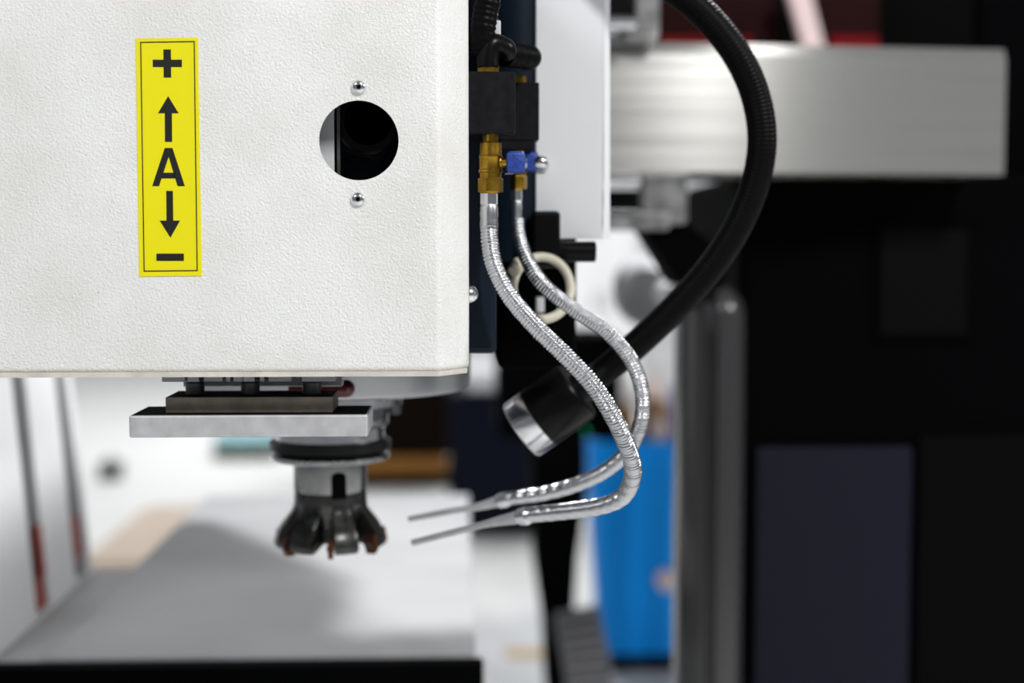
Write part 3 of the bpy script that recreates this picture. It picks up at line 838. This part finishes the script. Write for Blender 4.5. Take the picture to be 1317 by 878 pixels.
leaning_panel(62, 97, 111, 'narrow leaning white cabinet with a single short red mark on its seal', [(0.0, 0.65, 0.028, 0.082)])
leaning_panel(111, 117, 122, 'slim leaning white cabinet at the far end of the row')

# ------------------------------------------------------------------ far things on the hall floor
# cardboard sheets
Yc = PZ(150, 722, 0).y
a = PZ(90, 735, 0); b0 = PZ(330, 735, 0); c0 = PZ(330, 655, 0)
cb = thing('cardboard_pile', ((a.x+b0.x)/2, (a.y+c0.y)/2, 0), 'flat pile of beige cardboard on the floor beyond the table', 'cardboard')
for k in range(3):
    obj('sheet', box(a.x+0.03*k, b0.x-0.02*k, a.y+0.02*k, c0.y-0.03*k, 0.012*k, 0.012*k+0.011, 0.002, 1), 'cardboard', cb)
# grey tool box
Yb = PZ(140, 618, 0).y
a = P(126, 618, Yb); c = P(154, 596, Yb)
tbx = thing('tool_box', ((a.x+c.x)/2, Yb, 0), 'small dark grey tool box on the pale floor', 'tool box')
obj('box', box(a.x, c.x, Yb, Yb+0.12, 0, c.z*0.8, 0.01), 'grey_gasket', tbx)
obj('lid', box(a.x-0.005, c.x+0.005, Yb-0.005, Yb+0.125, c.z*0.8, c.z, 0.01), 'grey_gasket', tbx)
obj('handle', tube(spline([Vector((a.x+0.04, Yb+0.06, c.z)), Vector((a.x+0.05, Yb+0.06, c.z+0.03)), Vector((c.x-0.05, Yb+0.06, c.z+0.03)), Vector((c.x-0.04, Yb+0.06, c.z))], 0.01), lambda s, t: 0.006, 10), 'black_plastic', tbx)
# teal-covered pallet
Yp = PZ(300, 592, 0).y
a = P(274, 592, Yp); c = P(350, 562, Yp)
tp = thing('pallet_stack', ((a.x+c.x)/2, Yp+0.3, 0), 'low pallet topped with a pale teal sheet behind the cutter', 'pallet')
zmid = P(0, 577, Yp).z
for k in range(3):
    x = a.x + (c.x-a.x-0.07)*k/2
    obj('pallet_block', box(x, x+0.07, Yp, Yp+0.6, 0, zmid*0.62), 'olive_wood', tp)
for k in range(4):
    obj('slat', box(a.x, c.x, Yp+0.16*k, Yp+0.16*k+0.12, zmid*0.62, zmid), 'olive_wood', tp)
obj('teal_sheet', box(a.x, c.x+0.05, Yp, Yp+0.62, zmid, c.z, 0.01), 'teal_tarp', tp)
# brown machine with orange band
Yo = PZ(520, 626, 0).y
a = P(440, 626, Yo); c = P(578, 380, Yo)
bmach = thing('brown_machine', ((a.x+c.x)/2, Yo+0.3, 0), 'dark brown machine with an orange band near its base', 'machine')
z1 = P(0, 612, Yo).z; z2 = P(0, 590, Yo).z
obj('plinth', box(a.x, c.x, Yo, Yo+0.6, 0, z1, 0.01), 'dark_void', bmach)
obj('orange_band', box(a.x, c.x-0.02, Yo-0.02, Yo+0.6, z1, z2, 0.01), 'orange_paint', bmach)
obj('body', box(a.x, c.x, Yo, Yo+0.6, z2, c.z, 0.01), 'brown_machine', bmach)
# navy cabinet with white box
Yn = PZ(640, 690, 0).y
a = P(577, 690, Yn); c = P(692, 505, Yn)
ncab = thing('navy_cabinet', ((a.x+c.x)/2, Yn+0.3, 0), 'dark navy floor cabinet behind the coolant nozzles', 'cabinet')
obj('body', box(a.x, c.x, Yn, Yn+0.6, 0.04, c.z, 0.015), 'cabinet_navy', ncab)
obj('plinth', box(a.x+0.03, c.x-0.03, Yn+0.03, Yn+0.58, 0, 0.04), 'dark_void', ncab)
obj('door', box(a.x+0.02, c.x-0.02, Yn-0.012, Yn, 0.06, c.z-0.03, 0.004), 'cabinet_navy', ncab)
wb = P(600, 505, Yn+0.05); wc = P(694, 477, Yn+0.05)
bxw = thing('white_box', ((wb.x+wc.x)/2, Yn+0.3, c.z), 'flat white box on top of the navy cabinet', 'box')
obj('box', box(wb.x, wc.x, Yn+0.05, Yn+0.5, c.z, wc.z-0.02, 0.01), 'white_enamel', bxw)
obj('lid', box(wb.x-0.01, wc.x+0.01, Yn+0.04, Yn+0.51, wc.z-0.02, wc.z, 0.006), 'white_enamel', bxw)

# dark machine standing behind the lamp, with its green indicator
Yk = 3.4
dk = thing('dark_machine', (P(715, 600, Yk).x, Yk+0.2, 0), 'black machine pillar with a small green indicator behind the lamp', 'machine')
a = P(688, 600, Yk); c = P(752, 440, Yk)
sec = [P(684, 470, Yk), P(752, 470, Yk), P(754, 640, Yk), P(743, 716, Yk), P(738, 790, Yk), P(736, 905, Yk), P(706, 905, Yk), P(702, 820, Yk), P(690, 735, Yk), P(685, 640, Yk)]
obj('pillar', prism(sec, (0, 0.22, 0)), 'black_paint', dk)
zl = P(0, 905, Yk).z
obj('leg', box(P(709, 905, Yk).x, P(729, 905, Yk).x, Yk+0.05, Yk+0.17, 0.03, zl+0.01), 'black_paint', dk)
obj('foot', lathe([(0, 0.09), (0.02, 0.09), (0.03, 0.05), (0.04, 0.03)], (P(719, 905, Yk).x, Yk+0.11, 0), (0, 0, 1), 24), 'black_paint', dk)
obj('head', pbox(640, 800, 430, 566, Yk, 0.3, 0.02), 'black_paint', dk)
c = P(753.5, 554, Yk)
obj('green_indicator', lathe([(0, 0.005), (0.004, 0.005), (0.006, 0.003), (0.007, 0.0002)], c, (0, -1, 0), 16), 'green_lens', dk)
# ribbed cable chain leading down beside the pillar
chn = thing('cable_chain', (P(745, 878, 3.0).x, 3.0, 0), 'grey ribbed cable chain hanging beside the black pillar', 'cable chain')
cpath = [P(741, 786, 3.3), P(750, 830, 3.25), P(757, 870, 3.2), P(762, 920, 3.15), P(764, 1000, 3.1)]
cp = spline(cpath, 0.03)
for i in range(len(cp)-1):
    m_ = (cp[i]+cp[i+1])/2; t = (cp[i+1]-cp[i]).normalized()
    bb = box(-0.052, 0.052, -0.03, 0.03, -0.0115, 0.0115, 0.003, 1)
    rot = Vector((0, 0, 1)).rotation_difference(-t).to_matrix().to_4x4()
    bmesh.ops.transform(bb, matrix=Matrix.Translation(m_) @ rot, verts=bb.verts)
    obj('chain_link', bb, 'chain_grey', chn)
base = cp[-1]
obj('chain_guide', box(base.x-0.045, base.x+0.045, base.y-0.025, base.y+0.025, 0, base.z), 'chain_grey', chn)
# orange strip and white sheet lying on the floor
yy = PZ(664, 846, 0)
obj('floor_strip', box(PZ(648, 846, 0).x, PZ(700, 846, 0).x, yy.y, yy.y+0.10, 0.0, 0.006, 0.001, 1), mat('strip_amber', (0.72, 0.5, 0.2), 0.6), None, 'amber marking strip lying on the floor beyond the table', 'floor marking')
p0 = PZ(612, 818, 0); p1 = PZ(664, 858, 0); p2 = PZ(640, 864, 0); p3 = PZ(606, 840, 0)
obj('white_paper', prism([Vector((p.x, p.y, 0.001)) for p in (p0, PZ(640, 822, 0), p1, p2, p3)], (0, 0, 0.003)), 'cast_white', None, 'white paper sheet on the floor beside the table', 'paper')

# ------------------------------------------------------------------ blue waste bin and its load
Yw = PZ(820, 866, 0).y
bin_ = thing('waste_bin', (P(818, 866, Yw).x, Yw+0.15, 0), 'tall tapered blue plastic waste bin full of packaging waste', 'bin')
def bin_shell():
    zt2 = P(0, 572, Yw).z
    xb0, xb1 = P(776, 866, Yw).x, P(874, 866, Yw).x
    xt0, xt1 = P(757, 572, Yw).x, P(882, 572, Yw).x
    t = 0.012
    b = bmesh.new()
    def ring(x0, x1, y0, y1, z, r):
        vs = []
        for (cx1, cy1, a0) in ((x1-r, y1-r, 0), (x0+r, y1-r, 90), (x0+r, y0+r, 180), (x1-r, y0+r, 270)):
            for k in range(6):
                a = math.radians(a0 + 18*k)
                vs.append(b.verts.new((cx1+r*math.cos(a), cy1+r*math.sin(a), z)))
        return vs
    dep0, dep1 = 0.22, 0.30
    rs = [ring(xb0, xb1, Yw+0.03, Yw+0.03+dep0, 0.0, 0.05), ring(xt0, xt1, Yw, Yw+dep1, zt2-0.03, 0.06),
          ring(xt0-0.008, xt1+0.008, Yw-0.008, Yw+dep1+0.008, zt2-0.03, 0.06), ring(xt0-0.008, xt1+0.008, Yw-0.008, Yw+dep1+0.008, zt2, 0.06),
          ring(xt0+t, xt1-t, Yw+t, Yw+dep1-t, zt2, 0.05), ring(xb0+t, xb1-t, Yw+0.03+t, Yw+0.03+dep0-t, 0.02, 0.04)]
    for i in range(len(rs)-1):
        n = len(rs[i])
        for k in range(n):
            b.faces.new((rs[i][k], rs[i][(k+1) % n], rs[i+1][(k+1) % n], rs[i+1][k]))
    b.faces.new(rs[0][::-1]); b.faces.new(rs[-1])
    return b, zt2
bb, zt2 = bin_shell()
obj('shell', bb, 'bin_blue', bin_, smooth='split')
c = P(857, 745, Yw-0.01)
obj('bin_foot_shade', box(P(778, 866, Yw).x, P(872, 866, Yw).x, Yw+0.024, Yw+0.256, 0.0, P(0, 853, Yw).z, 0.01), 'black_rubber', bin_, label='black band standing in for the shadow under the bin')  # dark block in place of the shadow at the bin's foot
obj('round_sticker', lathe([(0, mm(14, Yw)), (0.016, mm(14, Yw)), (0.02, mm(12, Yw))], P(857, 745, Yw+0.02), (0, -1, 0), 28), 'pink_white', bin_, label='pale pink round badge')
def crumple(px, py, dy, w, h, m, name, label, seed, thick=0.028):
    Yd = Yw + dy
    rnd = random.Random(seed)
    b = bmesh.new()
    bmesh.ops.create_icosphere(b, subdivisions=3, radius=1)
    ph = [rnd.uniform(0, 6.28) for _ in range(6)]
    cc = P(px, py, Yd)
    for v in b.verts:
        n = v.co.copy()
        k = 0.93 + 0.12*math.sin(3.1*n.x+ph[0])*math.sin(4.2*n.z+ph[1]) + 0.07*math.sin(7*n.y+ph[2]+4*n.x)*math.cos(6*n.z+ph[3]) + rnd.uniform(-0.02, 0.02)
        v.co = cc + Vector((n.x*mm(w, Yd)*k, n.y*thick*k, n.z*mm(h, Yd)*k))
    return obj(name, b, m, None, label, 'waste', 'waste heaped in the blue bin')
crumple(848, 506, 0.242, 21, 56, 'plastic_waste', 'plastic_bag', 'grey crumpled plastic bag standing highest in the waste bin', 1)
crumple(839, 528, 0.187, 18, 44, 'paper_waste', 'paper_wad', 'pinkish paper wad in front of the grey plastic bag', 2)
crumple(801, 524, 0.187, 17, 46, 'plastic_waste', 'plastic_bag', 'small pale plastic bag above the brown cardboard scrap', 3)
crumple(803, 548, 0.125, 18, 36, 'paper_brown', 'cardboard_scrap', 'small brown cardboard scrap beside the black waste bag', 4)
crumple(845, 548, 0.125, 21, 44, 'paper_brown', 'cardboard_scrap', 'large brown cardboard scrap below the pinkish paper wad', 5)
crumple(848, 566, 0.063, 12, 34, 'paper_waste', 'paper_wad', 'pale paper scrap in front of the large cardboard scrap', 6)
crumple(782, 562, 0.063, 18, 34, 'black_rubber', 'waste_bag', 'black waste bag just inside the rim of the blue bin', 7)
obj('plastic_strip', box(P(863, 0, Yw+0.22).x, P(870, 0, Yw+0.22).x, Yw+0.155, Yw+0.16, zt2-0.12, P(0, 505, Yw).z, 0.002), 'bin_blue_dark', None, 'dark blue plastic strip sticking out of the bin', 'waste', 'waste heaped in the blue bin')

# ------------------------------------------------------------------ white casting and motor seen under the guard sheet
Yq = 13.0
wm = thing('tall_white_cabinet', (P(770, 400, Yq).x, Yq+0.3, 0), 'tall white cabinet at the far end, seen below the white guard sheet', 'cabinet')
x0, x1 = P(726, 0, Yq).x, P(822, 0, Yq).x
obj('carcass', box(x0, x1, Yq, Yq+0.5, 0.06, CAMZ+0.35, 0.01), 'cast_white', wm)
obj('plinth', box(x0+0.03, x1-0.03, Yq+0.03, Yq+0.47, 0, 0.06), 'grey_gasket', wm)
for k in range(2):
    xa_ = x0 + 0.01 + k*(x1-x0)/2
    d_ = obj('cabinet_door', box(xa_, xa_+(x1-x0)/2-0.02, Yq-0.02, Yq, 0.09, CAMZ+0.32, 0.004), 'cast_white', wm)
    hx = (x0+x1)/2 + (-0.05 if k == 0 else 0.05)
    obj('handle', box(hx-0.008, hx+0.008, Yq-0.045, Yq-0.02, 0.9, 1.05, 0.003), 'grey_gasket', d_)
mo = thing('grey_motor', P(838, 440, 2.35), 'grey rounded motor beside the white casting', 'motor')
obj('motor_body', lathe([(0, mm(36, 2.35)), (0.02, mm(44, 2.35)), (0.14, mm(44, 2.35)), (0.16, mm(36, 2.35))], P(832, 380, 2.40), (0.1, 1, 0.1), 40), 'cast_grey', mo, smooth='split')
obj('motor_cap', lathe([(0, mm(14, 2.3)), (0.03, mm(16, 2.3)), (0.1, mm(16, 2.3))], P(868, 378, 2.28), (0, 1, 0), 24), 'cast_white', mo, smooth='split')
obj('motor_bracket', box(P(850, 0, 2.42).x, P(905, 0, 2.42).x, 2.46, 2.50, P(0, 400, 2.42).z, P(0, 372, 2.42).z, 0.004), 'black_paint', mo)
